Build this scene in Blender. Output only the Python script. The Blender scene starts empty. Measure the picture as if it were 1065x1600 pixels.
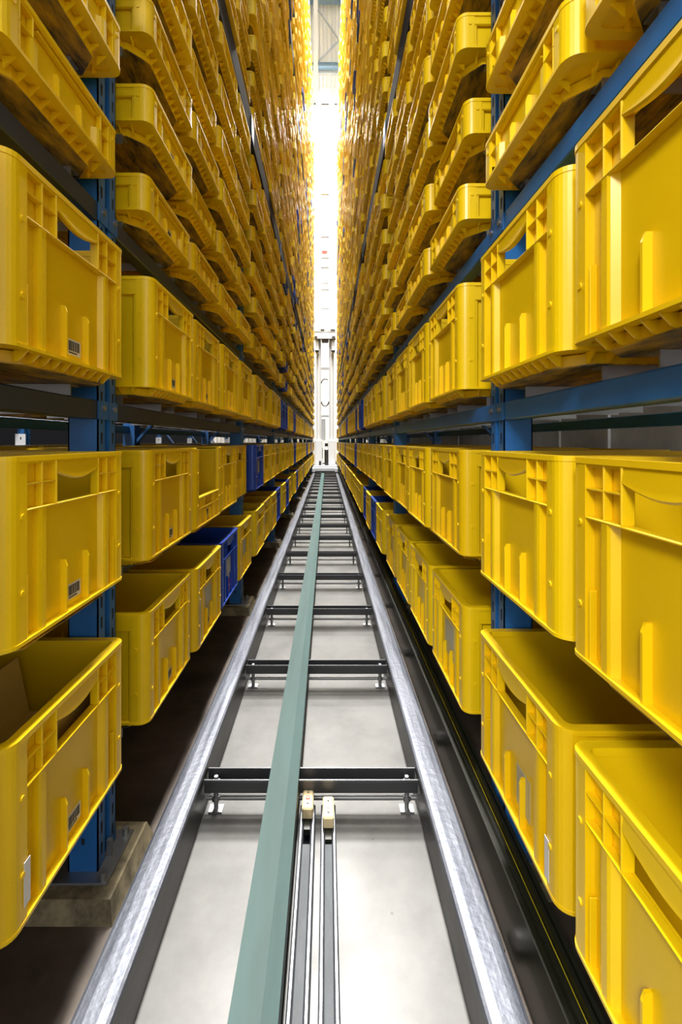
import bpy, bmesh, math, random
from mathutils import Vector, Matrix
random.seed(7)
C = bpy.context.scene
COL = C.collection
PI = math.pi
F_PX = 705.0
CH = 1.08                                   # height of the lens above the floor

# ------------------------------------------------------------------ camera
cd = bpy.data.cameras.new('camera'); cam = bpy.data.objects.new('camera', cd); COL.objects.link(cam)
cam.location = (0, 0, CH); cam.rotation_euler = (PI/2, 0, 0)
cd.sensor_fit = 'HORIZONTAL'; cd.sensor_width = 36.0; cd.lens = F_PX/1065*36.0
cd.shift_x = 22.0/1065; cd.shift_y = -110.0/1065
cd.clip_start = 0.02; cd.clip_end = 200
C.camera = cam
# ------------------------------------------------------------------ world, view
w = bpy.data.worlds.new('world'); C.world = w; w.use_nodes = True
bg = w.node_tree.nodes['Background']; bg.inputs[0].default_value = (1.0, 0.985, 0.96, 1); bg.inputs[1].default_value = 0.8
vs = C.view_settings
vs.view_transform = 'Standard'; vs.look = 'None'; vs.gamma = 1.0; vs.use_curve_mapping = False; vs.exposure = 1.2
C.cycles.max_bounces = 10; C.cycles.diffuse_bounces = 6; C.cycles.glossy_bounces = 4
C.cycles.sample_clamp_indirect = 8.0
# ------------------------------------------------------------------ area lights (the hall's high-bay luminaires)
LAMPS = [(-0.05, y, 15.5, p, 1.0, 2.2) for y, p in ((0.5, 380), (5.0, 650), (9.5, 1400), (13.0, 2000), (20.5, 1100))]
def area(name, loc, power, sx, sy, rot=(0, 0, 0), col=(1, 0.97, 0.92)):
    l = bpy.data.lights.new(name, 'AREA'); l.shape = 'RECTANGLE'; l.size = sx; l.size_y = sy; l.energy = power; l.color = col
    o = bpy.data.objects.new(name, l); COL.objects.link(o); o.location = loc; o.rotation_euler = rot
    return o
for i, (x, y, z, p, sx, sy) in enumerate(LAMPS):
    area('high_bay_light', (x, y, z), p, sx, sy)
ENTRY = (-1.9, -3.4, 4.4)                  # lamp of the open zone before the racks, left of and behind the lens
area('entry_light', ENTRY, 150, 1.2, 1.2, (math.radians(62), 0, math.radians(-28)))

# ------------------------------------------------------------------ helpers
def tag(o, label=None, cat=None, group=None, kind=None):
    if label: o['label'] = label
    if cat: o['category'] = cat
    if group: o['group'] = group
    o['kind'] = kind or 'thing'
    return o
def link(name, data, parent=None, loc=(0, 0, 0), rz=0):
    o = bpy.data.objects.new(name, data); COL.objects.link(o); o.location = loc; o.rotation_euler = (0, 0, rz)
    if parent: o.parent = parent
    return o
class MB:
    """collects shapes for one mesh"""
    def __init__(s): s.v = []; s.f = []; s.m = []; s.sm = []
    def add(s, vs, fs, mi=0, smooth=False):
        n = len(s.v); s.v += [tuple(v) for v in vs]
        for f in fs: s.f.append([n+i for i in f]); s.m.append(mi); s.sm.append(smooth)
    def box(s, x0, x1, y0, y1, z0, z1, mi=0, b=0.0):
        if x1 < x0: x0, x1 = x1, x0
        if b <= 0:
            s.add([(x0,y0,z0),(x1,y0,z0),(x1,y1,z0),(x0,y1,z0),(x0,y0,z1),(x1,y0,z1),(x1,y1,z1),(x0,y1,z1)],
                  [(3,2,1,0),(4,5,6,7),(0,1,5,4),(1,2,6,5),(2,3,7,6),(3,0,4,7)], mi); return
        b = min(b, (x1-x0)*.49, (y1-y0)*.49, (z1-z0)*.49)
        vs = []; idx = {}
        for ax in range(3):
            for sx in (0,1):
                for sy in (0,1):
                    for sz in (0,1):
                        p = [x1 if sx else x0, y1 if sy else y0, z1 if sz else z0]
                        sg = [1 if sx else -1, 1 if sy else -1, 1 if sz else -1]
                        for k in range(3):
                            if k != ax: p[k] -= sg[k]*b
                        idx[(ax,sx,sy,sz)] = len(vs); vs.append(p)
        fs = []
        def q(*k): fs.append([idx[i] for i in k])
        for sx in (0,1): q((0,sx,0,0),(0,sx,1,0),(0,sx,1,1),(0,sx,0,1))
        for sy in (0,1): q((1,0,sy,0),(1,1,sy,0),(1,1,sy,1),(1,0,sy,1))
        for sz in (0,1): q((2,0,0,sz),(2,1,0,sz),(2,1,1,sz),(2,0,1,sz))
        for a in (0,1):
            for c in (0,1):
                q((0,a,c,0),(0,a,c,1),(1,a,c,1),(1,a,c,0))
                q((0,a,0,c),(0,a,1,c),(2,a,1,c),(2,a,0,c))
                q((1,0,a,c),(1,1,a,c),(2,1,a,c),(2,0,a,c))
        for sx in (0,1):
            for sy in (0,1):
                for sz in (0,1): q((0,sx,sy,sz),(1,sx,sy,sz),(2,sx,sy,sz))
        s.add(vs, fs, mi)
    def prism(s, pts, z0, z1, mi=0, smooth=False):
        n = len(pts)
        s.add([(p[0],p[1],z0) for p in pts]+[(p[0],p[1],z1) for p in pts],
              [list(range(n))[::-1], list(range(n, 2*n))], mi)
        s.add([(p[0],p[1],z0) for p in pts]+[(p[0],p[1],z1) for p in pts],
              [(i,(i+1)%n,n+(i+1)%n,n+i) for i in range(n)], mi, smooth)
    def prism_ax(s, pts, a0, a1, axis, mi=0):
        """profile pts (p,q) swept along axis 'x' (p=y,q=z) or 'y' (p=x,q=z)"""
        n = len(pts)
        mk = (lambda p, a: (a, p[0], p[1])) if axis == 'x' else (lambda p, a: (p[0], a, p[1]))
        s.add([mk(p,a0) for p in pts]+[mk(p,a1) for p in pts],
              [list(range(n)), list(range(n,2*n))[::-1]]+[(i,(i+1)%n,n+(i+1)%n,n+i) for i in range(n)], mi)
    def ring(s, outer, inner, z0, z1, mi=0):
        n = len(outer)
        vs = [(p[0],p[1],z) for z in (z0,z1) for L in (outer,inner) for p in L]
        fs = []
        for i in range(n):
            j = (i+1)%n
            fs += [(i,j,2*n+j,2*n+i),(n+j,n+i,3*n+i,3*n+j),(2*n+i,2*n+j,3*n+j,3*n+i),(j,i,n+i,n+j)]
        s.add(vs, fs, mi)
    def tube(s, p0, p1, r, n=10, mi=0, caps=True, r1=None):
        p0, p1 = Vector(p0), Vector(p1); d = (p1-p0).normalized()
        a = d.orthogonal().normalized(); b = d.cross(a); r1 = r if r1 is None else r1
        vs = [p0+(a*math.cos(t)+b*math.sin(t))*r for t in [2*PI*i/n for i in range(n)]]
        vs += [p1+(a*math.cos(t)+b*math.sin(t))*r1 for t in [2*PI*i/n for i in range(n)]]
        s.add(vs, [(i,(i+1)%n,n+(i+1)%n,n+i) for i in range(n)], mi, True)
        if caps: s.add(vs, [list(range(n))[::-1], list(range(n,2*n))], mi)
    def path(s, pts, r, n=8, mi=0):
        for a, b in zip(pts, pts[1:]): s.tube(a, b, r, n, mi, True)
    def bar(s, p0, p1, wx, wy, mi=0):
        """rectangular bar between two points, section wx (about world y) by wy"""
        p0, p1 = Vector(p0), Vector(p1); d = (p1-p0).normalized()
        a = Vector((0,1,0)); 
        if abs(d.y) > .9: a = Vector((1,0,0))
        b = d.cross(a).normalized()
        vs = [p+a*sa*wx/2+b*sb*wy/2 for p in (p0,p1) for sa, sb in ((-1,-1),(1,-1),(1,1),(-1,1))]
        s.add(vs, [(3,2,1,0),(4,5,6,7),(0,1,5,4),(1,2,6,5),(2,3,7,6),(3,0,4,7)], mi)
    def mesh(s, name, mats):
        me = bpy.data.meshes.new(name); me.from_pydata(s.v, [], s.f)
        for m in mats: me.materials.append(m)
        me.polygons.foreach_set('material_index', s.m); me.polygons.foreach_set('use_smooth', s.sm)
        bm = bmesh.new(); bm.from_mesh(me); bmesh.ops.recalc_face_normals(bm, faces=bm.faces); bm.to_mesh(me); bm.free()
        me.update(); return me
    def build(s, name, mats, parent=None, loc=(0,0,0), rz=0):
        return link(name, s.mesh(name, mats if isinstance(mats, (list,tuple)) else [mats]), parent, loc, rz)

def mat(name, col, rough=.5, metal=0.0, noise=None, bump=None, spec=.5, coat=0, emit=None, estr=0, extra=None):
    m = bpy.data.materials.new(name); m.use_nodes = True; nt = m.node_tree; N, L = nt.nodes, nt.links
    p = N['Principled BSDF']; p.inputs['Base Color'].default_value = (*col, 1)
    p.inputs['Roughness'].default_value = rough; p.inputs['Metallic'].default_value = metal
    p.inputs['Specular IOR Level'].default_value = spec; p.inputs['Coat Weight'].default_value = coat
    if emit: p.inputs['Emission Color'].default_value = (*emit, 1); p.inputs['Emission Strength'].default_value = estr
    tc = N.new('ShaderNodeTexCoord')
    if noise:   # (scale, colour2, lo, hi, stretch)
        sc, c2, lo, hi, st = noise
        mp = N.new('ShaderNodeMapping'); mp.inputs['Scale'].default_value = st; L.new(tc.outputs['Object'], mp.inputs[0])
        nz = N.new('ShaderNodeTexNoise'); nz.inputs['Scale'].default_value = sc; nz.inputs['Detail'].default_value = 8; nz.inputs['Roughness'].default_value = .65
        L.new(mp.outputs[0], nz.inputs['Vector'])
        cr = N.new('ShaderNodeValToRGB'); cr.color_ramp.elements[0].position = lo; cr.color_ramp.elements[1].position = hi
        cr.color_ramp.elements[0].color = (*c2, 1); cr.color_ramp.elements[1].color = (*col, 1)
        L.new(nz.outputs['Fac'], cr.inputs[0]); L.new(cr.outputs[0], p.inputs['Base Color'])
    if bump:
        nz = N.new('ShaderNodeTexNoise'); nz.inputs['Scale'].default_value = bump[0]; nz.inputs['Detail'].default_value = 6
        L.new(tc.outputs['Object'], nz.inputs['Vector'])
        bn = N.new('ShaderNodeBump'); bn.inputs['Strength'].default_value = bump[1]; bn.inputs['Distance'].default_value = .01
        L.new(nz.outputs['Fac'], bn.inputs['Height']); L.new(bn.outputs[0], p.inputs['Normal'])
    return m
YEL = (0.87, 0.595, 0.003)
def bin_plastic(name, col, dark):
    """glossy plastic whose tint differs a little from bin to bin"""
    m = mat(name, col, .33, noise=(5, dark, .25, .5, (1,1,1)))
    N, L = m.node_tree.nodes, m.node_tree.links
    p = N['Principled BSDF']; src = p.inputs['Base Color'].links[0].from_socket
    oi = N.new('ShaderNodeObjectInfo'); hs = N.new('ShaderNodeHueSaturation'); mr = N.new('ShaderNodeMapRange')
    mr.inputs[3].default_value = .9; mr.inputs[4].default_value = 1.06
    L.new(oi.outputs['Random'], mr.inputs[0]); L.new(mr.outputs[0], hs.inputs['Value']); L.new(src, hs.inputs['Color'])
    mh = N.new('ShaderNodeMapRange'); mh.inputs[3].default_value = .494; mh.inputs[4].default_value = .501
    L.new(oi.outputs['Random'], mh.inputs[0]); L.new(mh.outputs[0], hs.inputs['Hue'])
    L.new(hs.outputs[0], p.inputs['Base Color'])
    return m
M = {}
M['yellow'] = bin_plastic('yellow_plastic', YEL, (.83, .555, .003))
M['blue'] = bin_plastic('blue_plastic', (.012, .055, .42), (.01, .045, .34))
M['yellow_dirty'] = mat('scuffed_yellow_underside', (.70, .43, .02), .5, noise=(7, (.045, .04, .035), .40, .66, (1, 3, 1)))
M['blue_dirty'] = mat('scuffed_blue_underside', (.012, .05, .30), .5, noise=(9, (.02, .02, .03), .40, .60, (1, 3, 1)))
M['rack'] = mat('blue_rack_paint', (.018, .145, .44), .38, noise=(14, (.015, .12, .38), .35, .6, (1,1,1)))
M['rack_dark'] = mat('dark_grey_beam_paint', (.035, .034, .040), .8, spec=.2)
M['zinc'] = mat('galvanised_steel', (.36, .37, .38), .42, .85)
M['hole'] = mat('dark_slot', (.008, .012, .02), .8)
M['rail'] = mat('polished_rail_steel', (.16, .173, .207), .44, .6, noise=(9, (.07, .078, .10), .36, .62, (6, .3, 1)), bump=(60, .12))
M['rail_side'] = mat('raw_dark_steel', (.10, .10, .10), .42, .7, noise=(12, (.05, .045, .04), .35, .65, (1,.4,1)))
M['bar'] = mat('dark_steel_channel', (.085, .088, .095), .4, .7)
M['bar_edge'] = mat('bare_steel_edge', (.14, .147, .16), .35, .8)
M['teal'] = mat('teal_painted_profile', (.045, .092, .089), .55, noise=(6, (.035, .072, .07), .35, .6, (3,.3,1)), spec=.25)
M['teal_side'] = mat('grey_green_flank', (.05, .083, .080), .55)
M['channel'] = mat('grey_channel_floor', (.065, .077, .088), .6, .1, noise=(40, (.048, .057, .066), .4, .6, (1,.3,1)))
M['cap'] = mat('cream_plastic_block', (.75, .62, .36), .4)
M['lamp_grey'] = mat('dark_lamp_casing', (.12,.12,.12), .5)
M['red'] = mat('red_plastic', (.55, .05, .03), .4)
M['black'] = mat('black_rubber', (.012, .012, .012), .45)
M['line'] = mat('yellow_stripe', (.75, .60, .02), .5)
M['busdark'] = mat('olive_black_conductor_housing', (.014, .016, .010), .35)
M['white'] = mat('white_paint', (.80, .82, .84), .4)
M['grey'] = mat('light_grey_paint', (.45, .47, .49), .45)
M['paper'] = mat('paper_label', (.66, .66, .64), .6)
M['film'] = mat('grey_film_pocket', (.42, .38, .22), .3)
M['ink'] = mat('black_ink', (.02, .02, .02), .6)
M['pink'] = mat('red_print', (.6, .05, .12), .5)
M['card'] = mat('brown_card', (.55, .40, .10), .8)
M['wood'] = mat('worn_grout', (.30, .25, .15), .85, noise=(14, (.10, .085, .05), .38, .6, (1,1,1)))
M['tag_white'] = mat('white_tag', (.85, .87, .9), .5)
# floor: one slab, dark dust outside, light sealed concrete strip is a separate slab
M['floor_dark'] = mat('dusty_brown_concrete', (.13, .10, .078), .62, noise=(4, (.045, .034, .026), .34, .66, (1,1,1)), bump=(20, .15))
def light_concrete():
    m = mat('sealed_light_concrete', (.135, .135, .131), .34, noise=(3.2, (.072, .072, .069), .34, .60, (1,1,1)))
    N, L = m.node_tree.nodes, m.node_tree.links; p = N['Principled BSDF']
    src = p.inputs['Base Color'].links[0].from_socket
    tc = N.new('ShaderNodeTexCoord'); vo = N.new('ShaderNodeTexVoronoi'); vo.inputs['Scale'].default_value = 9; vo.inputs['Randomness'].default_value = 1
    L.new(tc.outputs['Object'], vo.inputs['Vector'])
    lt = N.new('ShaderNodeMath'); lt.operation = 'LESS_THAN'; lt.inputs[1].default_value = .035
    L.new(vo.outputs['Distance'], lt.inputs[0])
    mx = N.new('ShaderNodeMix'); mx.data_type = 'RGBA'; mx.inputs['B'].default_value = (.06,.055,.05,1)
    L.new(lt.outputs[0], mx.inputs['Factor']); L.new(src, mx.inputs['A']); L.new(mx.outputs['Result'], p.inputs['Base Color'])
    n2 = N.new('ShaderNodeTexNoise'); n2.inputs['Scale'].default_value = 5; n2.inputs['Detail'].default_value = 5; L.new(tc.outputs['Object'], n2.inputs['Vector'])
    mr = N.new('ShaderNodeMapRange'); mr.inputs[3].default_value = .27; mr.inputs[4].default_value = .55
    L.new(n2.outputs['Fac'], mr.inputs[0]); L.new(mr.outputs[0], p.inputs['Roughness'])
    return m
M['floor_light'] = light_concrete()
M['wall'] = mat('grey_concrete_wall', (.78, .78, .75), .8, noise=(2.5, (.55, .55, .53), .35, .65, (1,1,1)))
M['wall_dark'] = mat('unlit_void_wall', (.006, .006, .008), .9, spec=.05)  # near-black colour stands in for the unlit depth behind the left rack
M['clad'] = mat('cream_sheet_cladding', (.78, .755, .70), .6, spec=.2)
M['ceil'] = mat('pale_roof_sheet', (.6, .6, .58), .7)
M['lamp'] = mat('lit_opal_panel', (1,1,1), .5, emit=(1, .985, .95), estr=15)
M['lamp2'] = mat('lit_wall_panel', (1,1,1), .5, emit=(1, .985, .95), estr=11)
M['bluegrey'] = mat('blue_grey_girder', (.16, .24, .32), .5)

# ------------------------------------------------------------------ layout numbers
BAY, PITCH, BW, BD = 1.80, 0.42, 0.40, 0.60
NBAY = 9                                   # bays 0..9 ; bay 0 is the one beside the camera
OFF = {-1: 1.075, 1: 1.125}                # far edge of the last bin of bay 0
FRONT = {-1: 0.478, 1: 0.375}              # bin fronts from the camera axis
POST = {-1: 0.55, 1: 0.445}                # upright faces
H_TALL, H_LOW = 0.32, 0.12
Y_END = 17.4
HALL_Y, HALL_H = 23.0, 24.5

# ------------------------------------------------------------------ the hall
f = MB(); f.box(-6, 2.6, -6, HALL_Y, -.12, -.006); tag(f.build('floor', M['floor_dark']), kind='structure')
f = MB(); f.box(-.375, .28, -3, HALL_Y-1, -.0058, 0.0); tag(f.build('floor_strip', M['floor_light']), kind='structure')
f = MB(); f.box(2.02, 2.22, -2.5, HALL_Y, -.006, HALL_H)
for y in range(0, 23, 3): f.box(2.005, 2.02, y+.9, y+.93, 0, HALL_H, 0)
tag(f.build('wall_right', M['wall']), kind='structure')
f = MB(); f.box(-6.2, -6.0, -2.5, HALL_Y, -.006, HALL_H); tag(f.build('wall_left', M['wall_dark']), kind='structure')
f = MB()
x = -6.0
while x < 2.0:                              # corrugated sheet
    f.prism([(x, HALL_Y), (x+.03, HALL_Y-.04), (x+.12, HALL_Y-.04), (x+.15, HALL_Y), (x+.15, HALL_Y+.06), (x, HALL_Y+.06)], 0, HALL_H)
    f.box(x+.15, x+.2, HALL_Y, HALL_Y+.06, 0, HALL_H); x += .2
tag(f.build('wall_far', M['clad']), kind='structure')
f = MB(); f.box(-6.2, 2.22, -2.5, HALL_Y+.1, HALL_H, HALL_H+.15); tag(f.build('ceiling', M['ceil']), kind='structure')
# girders and bracing on the far wall, its tall lit windows
def zc(ypx, Y): return CH+(690-ypx)/F_PX*Y
def xc(xpx, Y): return (xpx-510.5)/F_PX*Y
WY = HALL_Y-.35
for i, (y0, y1) in enumerate(((-4, 4), (101, 107))):
    f = MB(); za, zb = zc(y1, WY), zc(y0, WY); f.box(-5.8, 2.0, WY-.1, WY+.12, za, min(zb, HALL_H-.05)); f.box(-5.8,2.0,WY-.16,WY-.1,za,za+.03); f.box(-5.8,2.0,WY-.16,WY-.1,min(zb,HALL_H-.05)-.03,min(zb,HALL_H-.05))
    tag(f.build('wall_girder', M['bluegrey']), ['blue-grey girder across the far wall right at the top of the picture', 'blue-grey girder across the far wall below the diagonal braces'][i], 'girder', 'girders on the far wall')
f = MB(); f.bar((xc(490,WY), WY+.05, zc(4.5,WY)), (xc(529,WY), WY, zc(61,WY)), .08, .06); tag(f.build('wind_brace', M['grey']), 'upper of the two diagonal braces on the cream far wall', 'brace', 'diagonal braces on the far wall')
f = MB(); f.bar((xc(529,WY), WY, zc(64,WY)), (xc(494,WY), WY, zc(99,WY)), .08, .06); tag(f.build('wind_brace', M['grey']), 'lower of the two diagonal braces on the cream far wall', 'brace', 'diagonal braces on the far wall')
f = MB(); f.box(-5.8, 2.0, HALL_Y-.24, HALL_Y+.03, zc(163.2,HALL_Y), zc(143,HALL_Y)); tag(f.build('trim_1', M['grey']), kind='structure')
f = MB(); f.box(-5.8, 2.0, HALL_Y-.22, HALL_Y-.08, zc(119.5,HALL_Y), zc(117,HALL_Y)); tag(f.build('trim_2', M['grey']), kind='structure')
cl = MB(); X0 = xc(493, 22.0); cl.box(X0-.11, X0+.11, 21.9, 21.92, 0, HALL_H); cl.box(X0-.11, X0+.11, 22.1, 22.12, 0, HALL_H); cl.box(X0-.012, X0+.012, 21.92, 22.1, 0, HALL_H)
tag(cl.build('roof_column', M['clad']), 'cream steel column rising in front of the far wall above the crane', 'column')
f = MB(); f.box(-5.6, 1.35, HALL_Y-.14, HALL_Y-.06, zc(232,HALL_Y), zc(163,HALL_Y)); f_o = f.build('window_1', M['lamp']); tag(f_o, kind='structure')
f = MB(); f.box(-5.6, 1.35, HALL_Y-.14, HALL_Y-.06, zc(345,HALL_Y), zc(290,HALL_Y)); tag(f.build('window_2', M['lamp2']), kind='structure')
for k, yp in enumerate((233.5, 288.5, 346.5)):
    f = MB(); f.box(-5.8, 2.0, HALL_Y-.22, HALL_Y+.03, zc(yp+1.3,HALL_Y), zc(yp-1.3,HALL_Y)); tag(f.build('trim_%d' % (k+3), M['grey']), kind='structure')
# high-bay luminaire housings over the lights
for i, (x, y, z, p, sx, sy) in enumerate(LAMPS):
    o = link('high_bay_lamp', None, None, (x, y, z)); words = ('first', 'second', 'third', 'fourth', 'fifth')
    tag(o, 'grey-cased high-bay lamp hanging over the aisle, %s from the camera' % words[i], 'lamp', 'high-bay lamps over the aisle')
    a = MB(); a.box(-sx/2-.04, sx/2+.04, -sy/2-.04, sy/2+.04, .02, .12, 0, .01); a.build('lamp_housing', M['lamp_grey'], o)
    a = MB()
    for k in (-1, 1): a.tube((k*sx*.3, 0, .12), (k*sx*.3, 0, HALL_H-z), .008, 6)
    a.build('hanger_rod', M['zinc'], o)

# ------------------------------------------------------------------ bins
def rrect(x0, x1, y0, y1, r, n=4):
    pts = []
    for cx, cy, a0 in ((x1-r, y1-r, 0), (x0+r, y1-r, 90), (x0+r, y0+r, 180), (x1-r, y0+r, 270)):
        for i in range(n+1):
            a = math.radians(a0+90*i/n); pts.append((cx+r*math.cos(a), cy+r*math.sin(a)))
    return pts
def octa(x0, x1, y0, y1, c):
    return [(x0+c,y0),(x1-c,y0),(x1,y0+c),(x1,y1-c),(x1-c,y1),(x0+c,y1),(x0,y1-c),(x0,y0+c)]
ZB = 0.024; RF, RS, TH = .015, .013, .0035
def bin_shell(H, style):
    """moulded shell; front is y=0, width along x, depth along +y"""
    m = MB(); W2 = BW/2-.001; b = .0014
    hf = .135 if style == 'open' else H                       # height of the front wall
    # inner walls
    inx, iny0, iny1 = W2-RS, RF, BD-RF
    if style == 'tall':
        m.box(-inx, -.075, iny0, iny0+TH, ZB, H-.004); m.box(.075, inx, iny0, iny0+TH, ZB, H-.004)
        m.box(-.075, .075, iny0, iny0+TH, ZB, H-.086); m.box(-.075, .075, iny0, iny0+TH, H-.03, H-.004)
    else: m.box(-inx, inx, iny0, iny0+TH, ZB, hf-.004)
    m.box(-inx, inx, iny1-TH, iny1, ZB, H-.004)
    for s in (-1, 1): m.box(s*inx, s*(inx-TH), iny0+TH, iny1-TH, ZB, H-.004)
    m.box(-inx, inx, iny0, iny1, ZB, ZB+.004)                 # bin floor
    # rounded corner pillars
    c, R = .046, .028
    def pillar(sx, back):
        pts = []
        pts.append((.0012, c))
        for i in range(7):
            a = PI+PI/2*i/6; pts.append((R+(R-.0012)*math.cos(a), R+(R-.0012)*math.sin(a)))
        pts += [(c, .0012), (c, RF), (RS, RF), (RS, c)]
        out = [(sx*(-W2+p), (BD-q) if back else q) for p, q in pts]
        if (sx > 0) != back: out = out[::-1]
        m.prism(out, ZB, H-.006)
        for zz in ((.26*H+.02, .70*H) if H > .2 else (H-.03,)):        # round marks on the pillar
            X = sx*(W2-.034); Y0 = -.0012
            if not back: m.tube((X, Y0, zz), (X, .001, zz), .0048, 10)
            Yc = .034 if not back else BD-.034
            m.tube((sx*(W2+.001), Yc, zz), (sx*(W2-.002), Yc, zz), .0048, 10)
    for sx in (-1, 1):
        pillar(sx, False); pillar(sx, True)
    # rim
    if style != 'open':
        m.ring(rrect(-W2, W2, 0, BD, .028, 6), rrect(-W2+.018, W2-.018, .0205, BD-.0205, .012, 6), H-.009, H)
        m.ring(rrect(-W2+.003, W2-.003, .003, BD-.003, .026, 6), rrect(-W2+.018, W2-.018, .0205, BD-.0205, .012, 6), H-.013, H-.009)
    else:
        for s in (-1, 1): m.box(s*W2, s*(W2-.0165), 0, BD, H-.010, H, 0, .002)
        m.box(-W2, W2, BD-.019, BD, H-.010, H, 0, .002)
        m.box(-.154, .154, 0, RF+.004, hf-.008, hf, 0, .002)
    # lower flange
    m.ring(rrect(-W2, W2, 0, BD, .028, 6), rrect(-W2+.02, W2-.02, .02, BD-.02, .012, 6), ZB-.003, ZB+.003)
    # front ribbing
    xp = W2-c
    zt = hf-.009; band = .086 if style == 'tall' else (.045 if style == 'open' else .0)
    if style == 'tall':
        m.box(-xp, xp, .001, RF, H-.089, H-.085, 0, b)
        m.box(-xp, -.072, .002, RF, H-.047, H-.0435, 0, b); m.box(.072, xp, .002, RF, H-.047, H-.0435, 0, b)
        for s in (-1, 1):
            m.box(s*.071, s*.0755, .001, RF+.004, H-.086, zt, 0, b)
            m.box(s*.110, s*.114, .002, RF, H-.086, zt, 0, b)
    elif style == 'open':
        m.box(-xp, xp, .001, RF, hf-.047, hf-.043, 0, b)
        for s in (-1, 1): m.box(s*.071, s*.0755, .001, RF, hf-.045, zt, 0, b); m.box(s*.110, s*.114, .001, RF, hf-.045, zt, 0, b)
    else:
        for s in (-1, 1):                                     # small square frames beside the pillars
            m.box(s*(xp), s*.112, .002, RF, H-.047, H-.043, 0, b); m.box(s*.112, s*.116, .002, RF, H-.05, zt, 0, b)
            m.box(s*.149, s*.1455, .002, RF, ZB, zt, 0, b)
        m.box(-.1, .1, .004, RF, H-.022, H-.018, 0, b)
    ztop = hf-.086 if style == 'tall' else (hf-.045 if style == 'open' else H-.047)
    for s in (-1, 1):                                         # broad raised columns with soft flanks
        xa, xb = s*.093, s*.120
        pts = [(xa, RF+.001), (xa+s*.006, .0045), (xa+s*.010, .002), (xb-s*.006, .002), (xb, .004), (xb, RF+.001)]
        if s < 0: pts = pts[::-1]
        m.prism(pts, ZB, ztop)
        zr = .125 if style == 'tall' else .075                # short ribs beside the label
        m.prism_ax([(RF+.001, ZB), (.003, ZB), (.003, zr-.012), (.007, zr), (RF+.001, zr)], s*.038-.0022, s*.038+.0022, 'x')
        m.box(s*.148, s*.1455, .004, RF, ZB, .4*H, 0, b)
    # back ribbing
    m.box(-xp, xp, BD-RF, BD-.001, H-.089 if H > .2 else H-.05, H-.085 if H > .2 else H-.046, 0, b)
    for s in (-1, 1): m.box(s*.093, s*.12, BD-RF, BD-.002, ZB, H-.01, 0, b)
    # long sides: shallow framed panels
    for s in (-1, 1):
        X0, X1 = s*(W2-RS), s*(W2-.0035)
        hb = .040 if H > .2 else .022
        m.box(X0, X1, c-.002, BD-c+.002, H-.009-hb, H-.008, 0, .002)
        m.box(X0, s*(W2-.006), c-.002, c+.010, ZB, H-.012, 0, .003); m.box(X0, s*(W2-.006), BD-c-.010, BD-c+.002, ZB, H-.012, 0, .003)
        if H > .2:
            for yy in (.235, .365): m.box(X0, s*(W2-.004), yy-.002, yy+.002, ZB, H-.05, 0, b)
            m.box(X0, s*(W2-.004), .1, .5, .095, .099, 0, b)
    return m
def bin_base(style):
    """inset foot with gussets all round; slot 0 plastic, slot 1 scuffed underside"""
    m = MB(); W2 = BW/2; ins = .034 if style == 'low' else .030; tall = style != 'low'
    m.prism(octa(-W2+ins, W2-ins, ins, BD-ins, .045), .002, ZB-.002, 0)
    m.prism(octa(-W2+ins-(.008 if tall else 0), W2-ins+(.008 if tall else 0), ins-(.008 if tall else 0), BD-ins+(.008 if tall else 0), .048), 0, .002, 1)
    t = .0016
    def gus(q):                               # q maps distance from the envelope to a coordinate
        e = .014 if not tall else .007; zl = ZB-.004 if not tall else .004
        return [(q(e), ZB-.002), (q(e+.002 if not tall else .025), zl), (q(ins+.001), .003), (q(ins+.001), ZB-.002)]
    n = 10
    for i in range(n):
        x = -W2+.06+(BW-.12)*i/(n-1)
        m.prism_ax(gus(lambda d: d), x-t, x+t, 'x'); m.prism_ax(gus(lambda d: BD-d), x-t, x+t, 'x')
    n = 15
    for i in range(n):
        y = .06+(BD-.12)*i/(n-1)
        for s in (-1, 1): m.prism_ax(gus(lambda d: s*(W2-d)), y-t, y+t, 'y')
    return m
def grip():
    """the curved lip of the hand hole"""
    m = MB(); n = 14
    top = H_TALL-.012
    vs = []
    for i in range(n+1):
        u = -1+2*i/n; x = u*.071
        zb = top-.024-.011*math.cos(u*PI/2)**.8 if abs(u) < 1 else top-.022
        zb = top-.020-.014*max(0, math.cos(u*PI/2))
        vs += [(x, .003, top), (x, .001, zb+.002), (x, .0035, zb-.001), (x, .012, zb+.001), (x, .013, top)]
    fs = []
    for i in range(n):
        for k in range(5): a = i*5+k; b2 = i*5+(k+1)%5; fs.append((a, b2, b2+5, a+5))
    fs += [tuple(range(5)), tuple(range(n*5, n*5+5))]
    m.add(vs, fs, 0, False)
    return m
def barcode():
    m = MB(); m.box(-.027, .027, 0, .0006, 0, .030, 0)
    rnd = random.Random(3); x = -.021
    while x < .020:
        wd = rnd.choice((.0012, .002, .0032)); m.box(x, x+wd, -.0004, .0004, .008, .027, 1); x += wd+rnd.choice((.0014, .0022))
    m.box(-.014, .014, -.0004, .0004, .003, .0055, 1)
    return m
SHELL = {(s, c): bin_shell(H_LOW if s == 'low' else H_TALL, s).mesh('%s_%s_bin' % (c, {'low': 'shallow', 'tall': 'deep', 'open': 'open_front'}[s]), [M[c]])
         for s in ('tall', 'low', 'open') for c in ('yellow', 'blue')}
BASE = {(s, c): bin_base(s).mesh('bin_foot', [M[c], M[c+'_dirty']]) for c in ('yellow', 'blue') for s in ('tall', 'low', 'open')}
GRIP = {c: grip().mesh('bin_grip', [M[c]]) for c in ('yellow', 'blue')}
CODE = barcode().mesh('barcode', [M['paper'], M['ink']])
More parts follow.
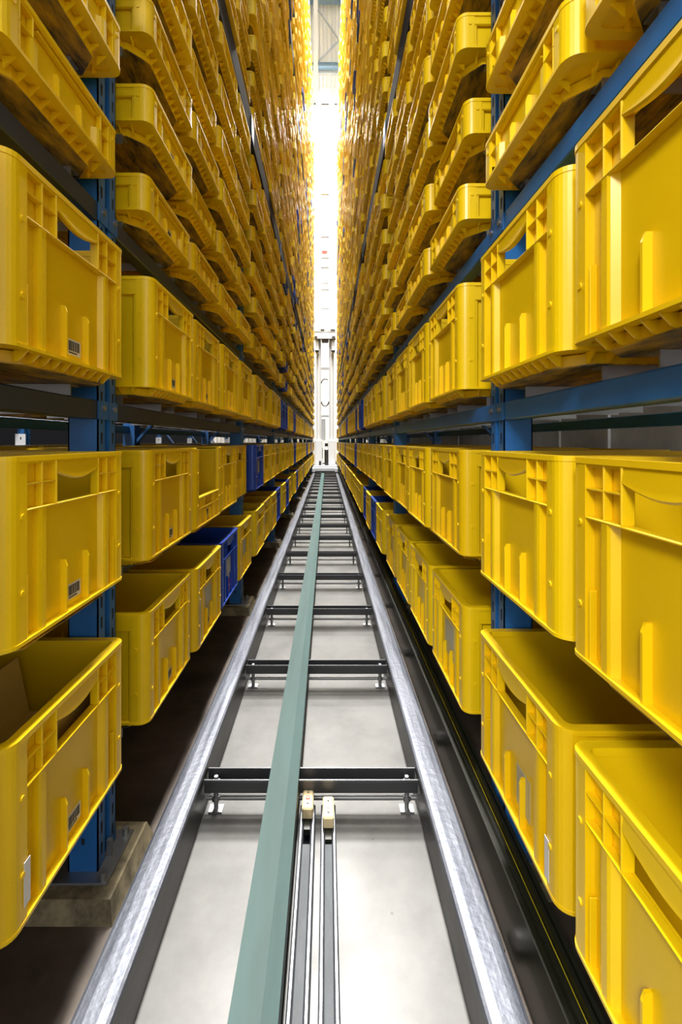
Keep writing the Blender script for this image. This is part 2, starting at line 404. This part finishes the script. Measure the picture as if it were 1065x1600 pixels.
def joined(style, c):
    """shell and foot (and grip) as one mesh for bins too small to show their parts"""
    m = bin_shell(H_LOW if style == 'low' else H_TALL, style); bb = bin_base(style)
    m.add(bb.v, [f for f in bb.f]); m.m[-len(bb.m):] = bb.m
    if style == 'tall': g = grip(); m.add(g.v, g.f)
    return m.mesh('%s_bin_whole' % c, [M[c], M[c+'_dirty']])
WHOLE = {(s, c): joined(s, c) for s in ('tall', 'low') for c in ('yellow', 'blue')}

ORD = ('zeroth','first','second','third','fourth','fifth','sixth','seventh','eighth','ninth','tenth','eleventh','twelfth','thirteenth','fourteenth','fifteenth','sixteenth','seventeenth','eighteenth','nineteenth')
TENS = {2: 'twenty', 3: 'thirty', 4: 'forty'}; TENTH = {2: 'twentieth', 3: 'thirtieth', 4: 'fortieth'}
def ordinal(n):
    if n < 20: return ORD[n]
    return TENTH[n//10] if n % 10 == 0 else TENS[n//10]+'-'+ORD[n % 10]
SIDE = {-1: 'left', 1: 'right'}
def far_edge(side, i):
    """far edge along the aisle of column i (0 = last bin of the bay beside the camera)"""
    b, k = divmod(i-1, 4)                    # columns 1..4 -> bay 0 etc
    return OFF[side]+b*BAY+(BAY-4*PITCH)+(k+1)*PITCH
COLS = {-1: range(-1, 37), 1: range(-1, 37)}
TIERS = [(-.786, 'tall', 'bottom tier'), (-.343, 'tall', 'second tier'), (.127, 'tall', 'third tier')]
LOWZ_ = {-1: [.605+.24*k for k in range(6)]+[2.12+.24*k for k in range(14)]+[5.62+.24*k for k in range(27)],
        1: [.605+.24*k for k in range(6)]+[2.12+.24*k for k in range(17)]+[6.36+.24*k for k in range(24)]}
BLUE = {(-1,0): {3,8,10,14,19,26}, (-1,1): {5,13,22,23,29,33}, (-1,2): {9,10,13,20,27,31},
        (1,0): {6,8,18,24,30}, (1,1): {11,19,26,32}, (1,2): {9,11,17,25,28,34}}
def rot(side): return PI/2 if side < 0 else -PI/2
def place(side, yfar, z, jit=0.0):
    """location of a bin's front bottom centre"""
    return (side*(FRONT[side]+jit), yfar-BW/2, CH+z)
N_BIN = 0
def make_bin(side, i, z, style, colour, tier_words, parts, label=None, jit=0.0, code=False):
    nm = {'low': '%sshallow_storage_bin', 'tall': '%sstorage_bin', 'open': '%sopen_front_bin'}[style] % ('blue_' if colour == 'blue' else '')
    if parts:
        o = link(nm, SHELL[(style, colour)], None, place(side, far_edge(side, i), z, jit), rot(side))
        link('base', BASE[(style, colour)], o)
        if style == 'tall': link('handle_grip', GRIP[colour], o)
        if code:
            lb = link('barcode_label', CODE, o, (.0, RF-.0008, .040 if style != 'low' else .030))
    else:
        o = link(nm, WHOLE[('low' if style == 'low' else 'tall', colour)], None, place(side, far_edge(side, i), z, jit), rot(side))
    if not label:
        kind = {'low': 'shallow', 'tall': 'deep', 'open': 'open-fronted deep'}[style]
        pos = ('%s column from the camera' % ordinal(i+2))
        label = '%s %s plastic bin, %s rack, %s, %s' % (colour, kind, SIDE[side], tier_words, pos)
    tag(o, label, 'bin', '%s %s bins in the %s rack' % (colour, {'low': 'shallow', 'tall': 'deep', 'open': 'open-fronted'}[style], SIDE[side]))
    return o
bins = {}
for side in (-1, 1):
    for t, (z, style, tw) in enumerate(TIERS):
        for i in COLS[side]:
            yf = far_edge(side, i)
            if yf > Y_END: continue
            col = 'blue' if i in BLUE[(side, t)] else 'yellow'
            st = 'open' if (side, t, i) == (-1, 1, 2) else style
            jit = random.uniform(-.008, .010)
            if (side, t, i) == (-1, 1, 4): jit = .03
            if i < 1: jit = 0
            bins[(side, t, i)] = make_bin(side, i, z, st, col, tw, yf < 6.0, jit=jit, code=(side < 0))
# shallow bins: the 300 that show largest are objects, the rest one mass
cand = []
for side in (-1, 1):
    for t, z in enumerate(LOWZ_[side]):
        for i in COLS[side]:
            yf = far_edge(side, i)
            if yf > Y_END: continue
            yn = max(yf-BW, .05)
            u0, u1 = F_PX*FRONT[side]/yf, F_PX*FRONT[side]/yn
            x_lim = 510.5 if side < 0 else 554.5
            if u0 > x_lim: continue
            ypix = 690-F_PX*z/yf
            if ypix < -25: continue
            u1 = min(u1, x_lim)
            cand.append(((u1-u0)*F_PX*.16/yf, side, t, i, z))
cand.sort(reverse=True)
lowblue = set()
rb = random.Random(11)
for c in cand:
    if far_edge(c[1], c[3]) > 5.6 and rb.random() < .05:
        lowblue.add((c[1], c[2], c[3]))
        if rb.random() < .6: lowblue.add((c[1], c[2]+1, c[3]))
def shallow_words(t): return '%s shallow tier up' % ordinal(t+1)
for a, side, t, i, z in cand[:300]:
    bins[(side, t+3, i)] = make_bin(side, i, z, 'low', 'blue' if (side, t, i) in lowblue else 'yellow', shallow_words(t), far_edge(side, i) < 3.6,
             jit=random.uniform(-.010, .016), code=(side < 0 and i % 2 == 1))
def simple_bin(m, X, Yc, Z, side, cm, rr):
    """reduced bin for the mass (world coordinates)"""
    s = side
    def bx(d0, d1, w0, w1, z0, z1, mi):
        m.box(min(s*(X+d0), s*(X+d1)), max(s*(X+d0), s*(X+d1)), Yc+w0, Yc+w1, Z+z0, Z+z1, mi)
    H = H_LOW
    bx(.012, BD-.01, -.19, .19, .022, H-.03, cm)              # body
    bx(0, .02, -.199, -.15, .022, H-.009, cm); bx(0, .02, .15, .199, .022, H-.009, cm)
    bx(.002, .02, -.12, -.093, .022, H-.009, cm); bx(.002, .02, .093, .12, .022, H-.009, cm)
    bx(0, .02, -.199, .199, H-.010, H, cm)
    bx(.02, BD, -.199, -.183, .03, H, cm)                     # near side with its rim
    bx(.02, BD, .183, .199, .03, H, cm)
    bx(0, BD, -.199, .199, .020, .026, cm)
    bx(.03, BD-.03, -.17, .17, 0, .021, cm+2)
mass = MB()
rr = random.Random(5)
for a, side, t, i, z in cand[300:]:
    cm = 1 if (side, t, i) in lowblue else 0
    simple_bin(mass, FRONT[side]+rr.uniform(-.012, .016), far_edge(side, i)-BW/2, CH+z, side, cm, rr)
for t, z in enumerate((-.786, -.343, .127)):   # the bins that stand back to back with the left rack, glimpsed through its slit
    for k in range(26):
        Yc = .2+.45*k
        mass.box(-2.0, -1.42, Yc-.19, Yc+.19, CH+z+.02, CH+z+.31, 0); mass.box(-2.01, -1.41, Yc-.2, Yc+.2, CH+z+.31, CH+z+.32, 0); mass.box(-1.98, -1.45, Yc-.17, Yc+.17, CH+z, CH+z+.021, 2)
def flat_mass(n):
    me = bpy.data.meshes.new(n); me.from_pydata(mass.v, [], mass.f)
    for k in ('yellow', 'blue', 'yellow_dirty', 'blue_dirty'): me.materials.append(M[k])
    me.polygons.foreach_set('material_index', mass.m); me.update(); return me
tag(link('distant_bins', flat_mass('distant_bins')), 'mass of small far-off yellow and blue bins filling and backing both racks', 'bins', kind='stuff')

# stickers and contents on particular bins (local bin coordinates; front is y=0)
def on_bin(key, name, m, mats, parts_of=True):
    return m.build(name, mats, bins[key])
def film(key, x0, x1, z0, z1):
    a = MB(); a.box(x0, x1, RF-.0012, RF+.0002, z0, z1); on_bin(key, 'film_pocket', a, M['film'])['label'] = 'grey film pocket'
film((-1,0,2), -.03, .06, .07, .20); film((1,0,1), -.05, .05, .09, .20); film((1,0,0), .00, .06, .05, .13); film((-1,0,4), -.03, .05, .08, .2)
for key, z0, z1 in (((-1,0,0), .05, .12), ((1,0,0), .04, .11), ((1,0,-1), .04, .13), ((-1,0,2), .03, .2)):
    a = MB(); sx = -1 if key[0] < 0 else 1
    a.box(min(sx*.148, sx*.163), max(sx*.148, sx*.163), -.0008, .0002, z0, z1, 0)
    on_bin(key, 'side_sticker', a, M['paper'] if key[2] != 2 else M['film'])['label'] = 'pale worn sticker strip'
k = (-1,0,3); a = MB(); a.box(-.03, .055, RF-.0012, RF+.0002, .10, .20, 0); on_bin(k, 'film_pocket', a, M['grey'])
a = MB(); a.box(-.035, .04, RF-.0016, RF-.0008, .035, .095, 0); a.box(-.035, .04, RF-.0022, RF-.0016, .070, .095, 1); a.box(.0, .03, RF-.0022, RF-.0016, .04, .06, 1)
on_bin(k, 'address_label', a, [M['paper'], M['pink']])['label'] = 'white and red printed label'
k = (-1,1,5); a = MB(); a.box(-.03, .05, RF-.0012, RF+.0002, .10, .20, 0); a.box(-.03, .04, RF-.002, RF-.0012, .05, .08, 1); on_bin(k, 'address_label', a, [M['grey'], M['pink']])
# folded card trays inside the bottom left bin
def content(key, dx, dy, name, m, mats, label, cat, rz=0, dz=0):
    b = bins[key]; R = Matrix.Rotation(b.rotation_euler.z, 4, 'Z'); p = b.location+R @ Vector((dx, dy, ZB+.0045+dz))
    o = m.build(name, mats, None, p, b.rotation_euler.z+rz); tag(o, label, cat); return o
def tray(l, wd, h):
    m = MB(); t = .003
    m.box(-l/2, l/2, -wd/2, wd/2, 0, t)
    m.add([(-l/2,-wd/2,t),(l/2,-wd/2,t),(l/2,-wd/2-.025,h),(-l/2,-wd/2-.025,h),(-l/2,-wd/2-t,0),(l/2,-wd/2-t,0),(l/2,-wd/2-.028,h),(-l/2,-wd/2-.028,h)], [(0,1,2,3),(7,6,5,4),(3,2,6,7),(0,3,7,4),(1,5,6,2),(0,4,5,1)])
    m.add([(-l/2,wd/2,t),(l/2,wd/2,t),(l/2,wd/2+.025,h),(-l/2,wd/2+.025,h),(-l/2,wd/2+t,0),(l/2,wd/2+t,0),(l/2,wd/2+.028,h),(-l/2,wd/2+.028,h)], [(3,2,1,0),(4,5,6,7),(7,6,2,3),(4,7,3,0),(2,6,5,1),(1,5,4,0)])
    return m
content((-1,0,0), .035, .125, 'card_tray', tray(.22, .12, .145), M['card'], 'lower brown card tray on the floor of the nearest open bottom left bin', 'tray', .03, .0)
content((-1,0,0), .01, .40, 'card_tray', tray(.22, .14, .20), M['card'], 'brown card tray at the back of the nearest open bottom left bin', 'tray', -.1, .0)
content((-1,0,0), .035, .125, 'card_tray', tray(.22, .13, .125), M['card'], 'upper brown card tray lying near the rim of the nearest bottom left bin', 'tray', .03, .147)
m_ = MB()
for kx in range(6): m_.tube((-.09+.035*kx, -.12+.02*(kx%3), .012), (-.07+.03*kx, .10-.015*(kx%2), .014+.006*(kx%2)), .011, 8)
content((1,0,0), -.03, .26, 'black_fittings', m_, M['black'], 'heap of small black fittings at the bottom of the right bottom bin', 'fittings')
m_ = MB(); m_.add([(-.12,-.15,0),(.13,-.13,0),(.12,.14,0),(-.10,.12,0),(-.10,-.10,.19),(.08,-.08,.22),(.09,.08,.20),(-.06,.07,.215)], [(3,2,1,0),(4,5,6,7),(0,1,5,4),(1,2,6,5),(2,3,7,6),(3,0,4,7)])
content((1,0,3), .0, .30, 'dark_sack', m_, M['rack_dark'], 'dark grey sack inside an open bottom bin of the right rack', 'sack')

# ------------------------------------------------------------------ racks
PW, PD = .090, .072                       # upright width along the aisle, depth
RD = .68                                  # distance front to rear upright
RTOP = 12.15+CH
def upright_mesh(zt, slots_to):
    """open section; face at local y=0, web on the near side; local x along the aisle"""
    m = MB(); t = .003
    m.box(-PW/2, -.012, 0, t, 0, zt); m.box(.012, PW/2, 0, t, 0, zt)
    m.box(-.012, .012, .012, .012+t, 0, zt); m.box(-.012, -.012+t, t, .012, 0, zt); m.box(.012-t, .012, t, .012, 0, zt)
    for s in (-1, 1): m.box(s*PW/2, s*(PW/2-t), 0, PD, 0, zt)
    for s in (-1, 1): m.box(s*PW/2, s*(PW/2-.014), PD-t, PD, 0, zt)
    z = .04
    while z < slots_to:
        for s in (-1, 1):
            X = s*.0285
            m.add([(X-.0045,-.0006,z+.016),(X+.0045,-.0006,z+.016),(X+.003,-.0006,z-.012),(X-.003,-.0006,z-.012)], [(0,1,2,3)], 1)
        z += .05
    z = .065
    while z < slots_to:
        for s in (-1, 1):
            X = s*(PW/2+.0006)
            m.add([(X,.032,z),(X,.040,z),(X,.040,z+.015),(X,.032,z+.015)], [(0,1,2,3)], 1)
        z += .30
    return m.mesh('upright', [M['rack'], M['hole']])
UP = upright_mesh(RTOP, 4.6)
def foot_mesh():
    m = MB(); m.box(-.075, .075, -.035, .115, .040, .046, 0, .001)
    m.box(-.005, .005, -.012, .0, .046, .085, 0)
    for sx in (-1, 1): m.tube((sx*.06, -.02, .046), (sx*.06, -.02, .062), .008, 6)
    return m.mesh('foot_plate', [M['zinc']])
def block_mesh():
    m = MB(); m.add([(-.12,-.07,-.006),(.12,-.07,-.006),(.12,.16,-.006),(-.12,.16,-.006),(-.105,-.058,.040),(.105,-.058,.040),(.105,.15,.040),(-.105,.15,.040)],
          [(3,2,1,0),(4,5,6,7),(0,1,5,4),(1,2,6,5),(2,3,7,6),(3,0,4,7)]); return m.mesh('grout_pad', [M['wood']])
FOOT, PAD = foot_mesh(), block_mesh()
def small_pad():
    m = MB(); m.box(-.12, .12, .004, .16, -.006, .040, 0, .004); return m.mesh('grout_pad', [M['wood']])
def small_foot():
    m = MB(); m.box(-.075, .075, -.002, .115, .040, .046, 0, .001); return m.mesh('foot_plate', [M['zinc']])
SPAD, SFOOT = small_pad(), small_foot()
def brace_mesh():
    m = MB(); z = .3; up = True
    while z < RTOP-.9:
        a, b2 = (z, z+.72)
        m.bar((0, .05, a if up else b2), (0, RD+.02, b2 if up else a), .02, .035); z += .76; up = not up
    for z in (.2, 1.1+CH, 4.0, 8.0, RTOP-.1): m.bar((0, .05, z), (0, RD+.02, z), .02, .035)
    return m.mesh('frame_brace', [M['rack']])
BR = brace_mesh()
def support_mesh(side):
    """galvanised angle rails for the bins of the bay beyond a frame, every tier"""
    m = MB(); y0 = 0.0
    for z in [t[0] for t in TIERS]+LOWZ_[side]:
        for k in range(4):
            near = (BAY-4*PITCH)-.06+k*PITCH+.02+.0
            for yy in (near+.045, near+.045+.29):
                m.box(yy-.016, yy+.016, .012, .66, CH+z-.004, CH+z-.0005)
                m.box(yy-.016, yy-.013, .012, .66, CH+z-.026, CH+z-.004)
    return m.mesh('support_rails', [M['zinc']])
SUP = {s: support_mesh(s) for s in (-1, 1)}
def post_y(side, b): return OFF[side]+b*BAY+.010+PW/2
for side in (-1, 1):
    for b in range(-1, NBAY+1):
        y = post_y(side, b)
        fr = link('rack_upright_frame', None, None, (side*POST[side], y, 0), rot(side))
        if b < 0: lab = 'blue slotted upright frame of the %s rack, beside the camera' % SIDE[side]
        else: lab = 'blue slotted upright frame of the %s rack, %s from the camera' % (SIDE[side], ordinal(b+1))
        tag(fr, lab, 'rack upright', 'upright frames of the racks')
        link('post', UP, fr, (0, 0, .046)); link('post', UP, fr, (0, RD, .046))
        link('frame_brace', BR, fr)
        link('foot_plate', FOOT if side < 0 else SFOOT, fr); link('foot_plate', FOOT, fr, (0, RD, 0))
        link('grout_pad', PAD if side < 0 else SPAD, fr); link('grout_pad', PAD, fr, (0, RD, 0))
        if b < NBAY:
            # local x: +Y on the left rack, -Y on the right rack
            s_ = link('support_rails', SUP[side], fr, (0, 0, 0)); s_['kind'] = 'stuff'
            if side > 0: s_.scale = (-1, 1, 1)
BL = BAY-PW
def beam_mesh(h, mt, bolts=True):
    m = MB(); m.box(-BL/2, BL/2, 0, .04, 0, h, 0, .003)
    for s in (-1, 1):
        m.box(s*(BL/2-.004), s*(BL/2+PW*.5-.002), -.0035, -.0008, -.0, h, 1)
        if bolts:
            for q in (.022,): m.tube((s*(BL/2+q*.5+.006), -.009, h*.6), (s*(BL/2+q*.5+.006), -.003, h*.6), .0065, 8, 2)
    return m.mesh('shelf_beam', [mt, M['rack'], M['zinc']])
M['beam_left_shaded'] = mat('shaded_blue_beam_paint', (.018, .034, .065), .42)  # rack blue darkened: the shade on the left beams is put into the colour
BEAM = beam_mesh(.045, M['rack']); BEAML = beam_mesh(.045, M['beam_left_shaded']); BEAMD = beam_mesh(.145, M['rack_dark'], False)
BEAMS = [(-.835, BEAM, 'lowest beam'), (-.393, BEAM, 'second tier beam'), (.054, BEAM, 'third tier beam'), (.531, BEAM, 'first shallow tier beam'),
         (1.95, BEAMD, 'lower deep dark beam'), ({-1: 5.44, 1: 6.17}, BEAMD, 'upper deep dark beam'), (12.0, BEAM, 'topmost beam')]
for side in (-1, 1):
    for b in range(0, NBAY+1):
        yc = post_y(side, b-1)+BAY/2
        for z, me, wd in BEAMS:
            z = z[side] if isinstance(z, dict) else z
            front = FRONT[side]+.006 if me is BEAMD else POST[side]+(.055 if z < 0 else 0)
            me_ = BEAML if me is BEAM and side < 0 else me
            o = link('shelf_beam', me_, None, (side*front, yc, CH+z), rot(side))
            tag(o, 'front %s of the %s rack, %s bay from the camera' % (wd, SIDE[side], ordinal(b+1)), 'shelf beam', 'shelf beams of the racks')
            o = link('shelf_beam', me, None, (side*(POST[side]+RD+PD), yc, CH+z), -rot(side))
            tag(o, 'rear %s of the %s rack, %s bay from the camera' % (wd, SIDE[side], ordinal(b+1)), 'shelf beam', 'rear shelf beams of the racks')
# racks of the next aisle on the left, seen through the slit above the second tier
for b in range(-1, 8):
    y = 2.65+BAY*b
    fr = link('rack_upright_frame', None, None, (-2.95, y, 0), PI/2)
    tag(fr, 'upright frame with a pale plate in the next aisle, %s visible through the left rack' % ordinal(b+2), 'rack upright', 'upright frames of the next aisle')
    link('post', UP, fr, (0, 0, 0))
    a = MB(); a.box(-.062, -.058, -.02, .08, CH-.04, CH+.075); a.box(-.0625, -.062, .02, .032, CH+.02, CH+.045, 1); a.build('connector_plate', [M['tag_white'], M['hole']], fr)
    a = MB(); a.bar((0, .05, CH-.5), (0, .65, CH+.30), .02, .04); a.build('frame_brace', M['rack'], fr)
a = MB(); a.box(-.0, .04, -1, 17, 0, .06); o = a.build('shelf_beam', M['rack'], None, (-3.02, 0, CH+.14)); tag(o, 'long blue beam of the next aisle behind the left rack', 'shelf beam')
# bits on the right wall
a = MB(); a.box(-.02, .0, -.012, .012, 0, .5); o = a.build('wall_conduit', M['white'], None, (2.004, 3.2, CH-.25)); tag(o, 'thin white conduit on the grey wall behind the right rack', 'conduit')

# ------------------------------------------------------------------ floor track
RT = CH-.95                                # rail head height above the floor
YR0, YR1 = -1.2, 21.5
def rail(x0, x1):
    m = MB(); w_ = x1-x0; xm = (x0+x1)/2; r = .008
    prof = [(x0+.004, 0), (x1-.004, 0), (x1-.004, RT-.035), (x1, RT-.03), (x1, RT-r), (x1-r*.3, RT-r*.3), (x1-r, RT), (xm+.012, RT+.0015), (xm-.012, RT+.0015), (x0+r, RT), (x0+r*.3, RT-r*.3), (x0, RT-r), (x0, RT-.03), (x0+.004, RT-.035)]
    n = len(prof)
    vs = [(p[0], y, p[1]) for y in (YR0, YR1) for p in prof]
    for i in range(n):
        j = (i+1) % n; top = prof[i][1] > RT-.02 and prof[j][1] > RT-.02
        m.add([vs[i], vs[j], vs[n+j], vs[n+i]], [(0,1,2,3)], 0 if top else 1)
    m.add(vs, [list(range(n)), list(range(n, 2*n))[::-1]], 1)
    return m
a = MB(); a.box(-.022, .022, -.02, .02, -.006, .012, 0, .002); a.tube((0,0,.012),(0,0,.024),.008,6,1); CLIP = a.mesh('rail_clip', [M['rail_side'], M['zinc']])
for nm, x0, x1 in (('left', -.423, -.353), ('right', .262, .334)):
    o = rail(x0, x1).build('crane_rail', [M['rail'], M['rail_side']]); tag(o, '%s steel running rail of the crane, worn bright on top' % nm, 'rail', 'crane running rails')
    for k in range(24):                     # clips to the floor outside the rail
        link('rail_clip', CLIP, o, (x0-.023 if nm == 'left' else x1+.019, .3+k*.667, 0))
a = MB(); yb = CH-.95+.004
prof = [(-.162, .07), (-.162, yb), (-.108, yb), (-.080, yb-.006), (-.080, .07)]
a.prism_ax([p for p in prof], -1.2, 13.6, 'y', 0)
# top faces teal, sloping flank greyer
o = a.build('floor_guide_profile', [M['teal'], M['teal_side']])
for pl in o.data.polygons:
    if abs(pl.normal.x) > .25 and pl.normal.z > .3: pl.material_index = 1
    elif abs(pl.normal.x) > .8: pl.material_index = 1
tag(o, 'long teal profile running over the cross bars between the rails', 'guide profile')
BZ0, BZ1 = .068, .105
def cross_mesh():
    m = MB(); L0, L1 = -.353, .262
    m.box(L0, L1, -.026, -.022, BZ0, BZ1, 1); m.box(L0, L1, .022, .026, BZ0, BZ1, 1); m.box(L0, L1, -.026, .026, BZ0, BZ0+.004, 0)
    m.box(L0, L1, -.0265, -.0255, BZ0, BZ1-.006, 0); m.box(L0, L1, .0215, .0225, BZ0, BZ1-.003, 0)
    return m.mesh('cross_bar', [M['bar'], M['bar_edge']])
def cross_bolt():
    m = MB(); m.tube((0, 0, 0), (0, 0, .03), .006, 8); m.tube((0, 0, .008), (0, 0, .016), .013, 6); return m.mesh('bolt', [M['zinc']])
def cross_foot():
    m = MB(); m.tube((0, 0, 0), (0, 0, BZ0), .007, 8); m.tube((0, 0, .03), (0, 0, .042), .014, 6); m.box(-.02, .02, -.015, .015, 0, .004); return m.mesh('levelling_foot', [M['zinc']])
def tie_rod():
    m = MB(); m.tube((-.353, 0, .035), (.262, 0, .035), .007, 8); return m.mesh('tie_rod', [M['zinc']])
CM, CB, CF, CT = cross_mesh(), cross_bolt(), cross_foot(), tie_rod()
for k in range(31):
    y = 1.325+.667*(k-1)
    o = link('track_cross_bar', CM, None, (0, y, 0))
    tag(o, 'dark steel channel crossing between the rails, %s from the camera' % ordinal(k+1) if k else 'dark steel cross channel below the picture edge nearest the camera', 'cross bar', 'cross bars between the rails')
    if k < 16:
        link('tie_rod', CT, o)
        for X in (-.325, .234): link('bolt', CB, o, (X, 0, BZ0)); link('levelling_foot', CF, o, (X, 0, 0))
for nm, x0, x1 in (('left', -.0735, -.0334), ('right', -.0153, .0232)):
    m = MB(); zt = .048; t = .0085
    m.box(x0, x0+t, -1.2, 1.285, 0, zt, 0, .002); m.box(x1-t, x1, -1.2, 1.285, 0, zt, 0, .002)
    m.box(x0+t, x0+t+.002, -1.2, 1.285, 0, zt-.004, 1); m.box(x1-t-.002, x1-t, -1.2, 1.285, 0, zt-.004, 1)
    m.box(x0-.0012, x0, -1.2, 1.285, 0, zt-.004, 1); m.box(x1, x1+.0012, -1.2, 1.285, 0, zt-.004, 1)
    m.box(x0+t, x1-t, -1.2, 1.17, .01, zt-.012, 2); m.box(x0+t, x1-t, 1.17, 1.285, .0, .01, 1)
    o = m.build('floor_channel', [M['bar_edge'], M['hole'], M['channel']])
    tag(o, '%s one of the twin grey channels ending at the first cross bar' % nm, 'channel', 'twin floor channels')
    xm = (x0+x1)/2; y0 = 1.235 if nm == 'left' else 1.205
    e = MB(); e.box(xm-.0155, xm+.0155, y0, y0+.075, zt-.004, zt+.028, 0, .004)
    for q, rr_ in ((.018, .003), (.037, .0065), (.057, .003)):
        e.tube((xm, y0+q, zt+.0275), (xm, y0+q, zt+.0295), rr_, 12, 1 if q == .037 else 2)
        e.tube((xm, y0+q, zt+.0276), (xm, y0+q, zt+.0300), rr_*.5, 10, 0)
    o2 = e.build('end_stop', [M['cap'], M['red'] if nm == 'left' else M['grey'], M['ink']]); tag(o2, 'cream end stop block with screws on the %s floor channel' % nm, 'end stop', 'end stops of the floor channels')
    e = MB(); e.box(xm-.008, xm+.008, y0-.03, y0+.004, zt-.02, zt-.004); e.build('spring_tab', M['busdark'], o2)
# conductor line on the right of the track
m = MB()
m.box(.385, .436, -1.0, 21, -.006, .155); m.box(.380, .386, -1.0, 21, .09, .160); m.box(.395, .404, -1.0, 21, .155, .172); m.box(.4165, .4235, -1.0, 21, .155, .172); m.box(.428, .436, -1.0, 21, .155, .172)
m.box(.4075, .4095, -1.0, 21, .1552, .1565, 1); m.box(.4125, .4138, -1.0, 21, .1552, .1565, 1)
o = m.build('conductor_line', [M['busdark'], M['line']]); tag(o, 'black conductor line with thin yellow stripes running under the right rack', 'conductor line')

# ------------------------------------------------------------------ stacker crane at the end of the aisle
CY = 14.2
cr = link('stacker_crane', None, None, (-.046, CY, 0)); tag(cr, 'white two-mast stacker crane standing on the rails at the aisle end', 'crane')
a = MB(); a.box(-.36, .36, -.55, .55, RT+.04, RT+.22, 0, .02); a.box(-.40, -.30, -.62, .62, RT+.03, RT+.15, 0, .01); a.box(.28, .38, -.62, .62, RT+.03, RT+.15, 0, .01)
a.box(-.34, .34, -.60, -.55, RT+.06, RT+.16, 0, .01); a.build('base_carriage', M['grey'], cr)
for sx in (-1, 1):
    for yy in (-.5, .5):
        a = MB(); X = sx*.345; a.tube((X-.03, yy, RT+.07), (X+.03, yy, RT+.07), .068, 20, 0); a.tube((X-.034, yy, RT+.07), (X+.034, yy, RT+.07), .03, 12, 1)
        a.build('wheel', [M['rail_side'], M['zinc']], cr)
MT = 11.7
for x0, x1 in ((-.285, -.135), (.11, .27)):
    a = MB(); a.box(x0, x1, -.10, .10, RT+.22, MT, 0, .01); a.box(x0+.02, x0+.035, -.115, -.10, RT+.3, MT, 1); a.box(x1-.035, x1-.02, -.115, -.10, RT+.3, MT, 1)
    a.build('mast', [M['white'], M['grey']], cr)
    a = MB(); a.box(x0-.04, x1+.04, -.16, .16, RT+.22, RT+1.0, 0, .02); a.build('mast_foot', M['white'], cr)
for yp in (367, 480, 650, 575, 400, 415, 440, 450, 300):
    a = MB(); z = zc(yp, CY-.1); a.box(-.135, .11, -.05, .05, z-.03, z+.03); a.build('mast_rung', M['grey'], cr)
a = MB(); z = zc(516, CY); zb_ = zc(533, CY)
a.box(-.34, .32, -.32, -.12, zb_, zb_+.16, 0, .01); a.box(-.34, .32, -.32, -.12, z-.12, z, 0, .01); a.box(-.34, -.16, -.30, -.12, zb_, z, 0); a.box(.14, .32, -.30, -.12, zb_, z, 0)
lc = a.build('lifting_carriage', M['white'], cr)
a = MB(); a.box(-.15, -.03, -.33, -.31, z-.09, z-.05); a.box(.16, .29, -.33, -.31, z-.09, z-.05); a.box(-.33, -.25, -.33, -.31, zb_+.02, zb_+.08); a.box(.20, .30, -.33, -.31, zb_+.02, zb_+.08); a.build('dark_plate', M['rail_side'], lc)
a = MB(); a.box(-.12, .10, -.28, -.14, zb_-.10, zb_-.0, 0, .02); a.build('load_fork', M['rail_side'], lc)
for s in (-1, 1):
    a = MB(); X = s*.25-.01; a.box(X-.05, X+.05, -.24, -.12, zb_-.42, zb_, 0, .01); a.tube((X-.06, -.26, zb_-.35), (X+.06, -.26, zb_-.35), .035, 12, 1); a.build('guide_roller_block', [M['white'], M['rail_side']], lc)
a = MB(); pts = []
for i in range(13):
    t = PI+PI*i/12; pts.append((-.01+.115*math.cos(t), -.13, zc(628, CY)+.14*math.sin(t)))
a.path(pts, .018); a.path([(p[0], -.13, 2*zc(614,CY)-p[2]) for p in pts[:10]], .018); a.build('cable_loop', M['rail_side'], cr)
a = MB(); a.box(-.13, .0, -.02, .12, zc(688,CY), zc(655,CY), 0, .01); a.box(-.13, -.08, -.12, -.05, zc(716,CY), zc(700,CY), 1, .01); a.box(-.20, -.13, -.3, -.15, zc(730,CY), zc(720,CY), 1); a.build('control_box', [M['grey'], M['rail_side']], cr)
a = MB(); a.box(-.03, .09, -.40, -.12, RT+.22, zc(701,CY), 0, .03); a.tube((.03,-.26,RT+.9),(.03,-.26,zc(701,CY)+.07),.05,14,0); a.build('drive_motor', M['rail_side'], cr)
a = MB(); a.box(-.12, .06, -.02, .05, zc(396,CY), zc(391.5,CY)); a.build('warning_plate', M['red'], cr)

print('objects', len(bpy.data.objects), 'mass faces', len(mass.f))
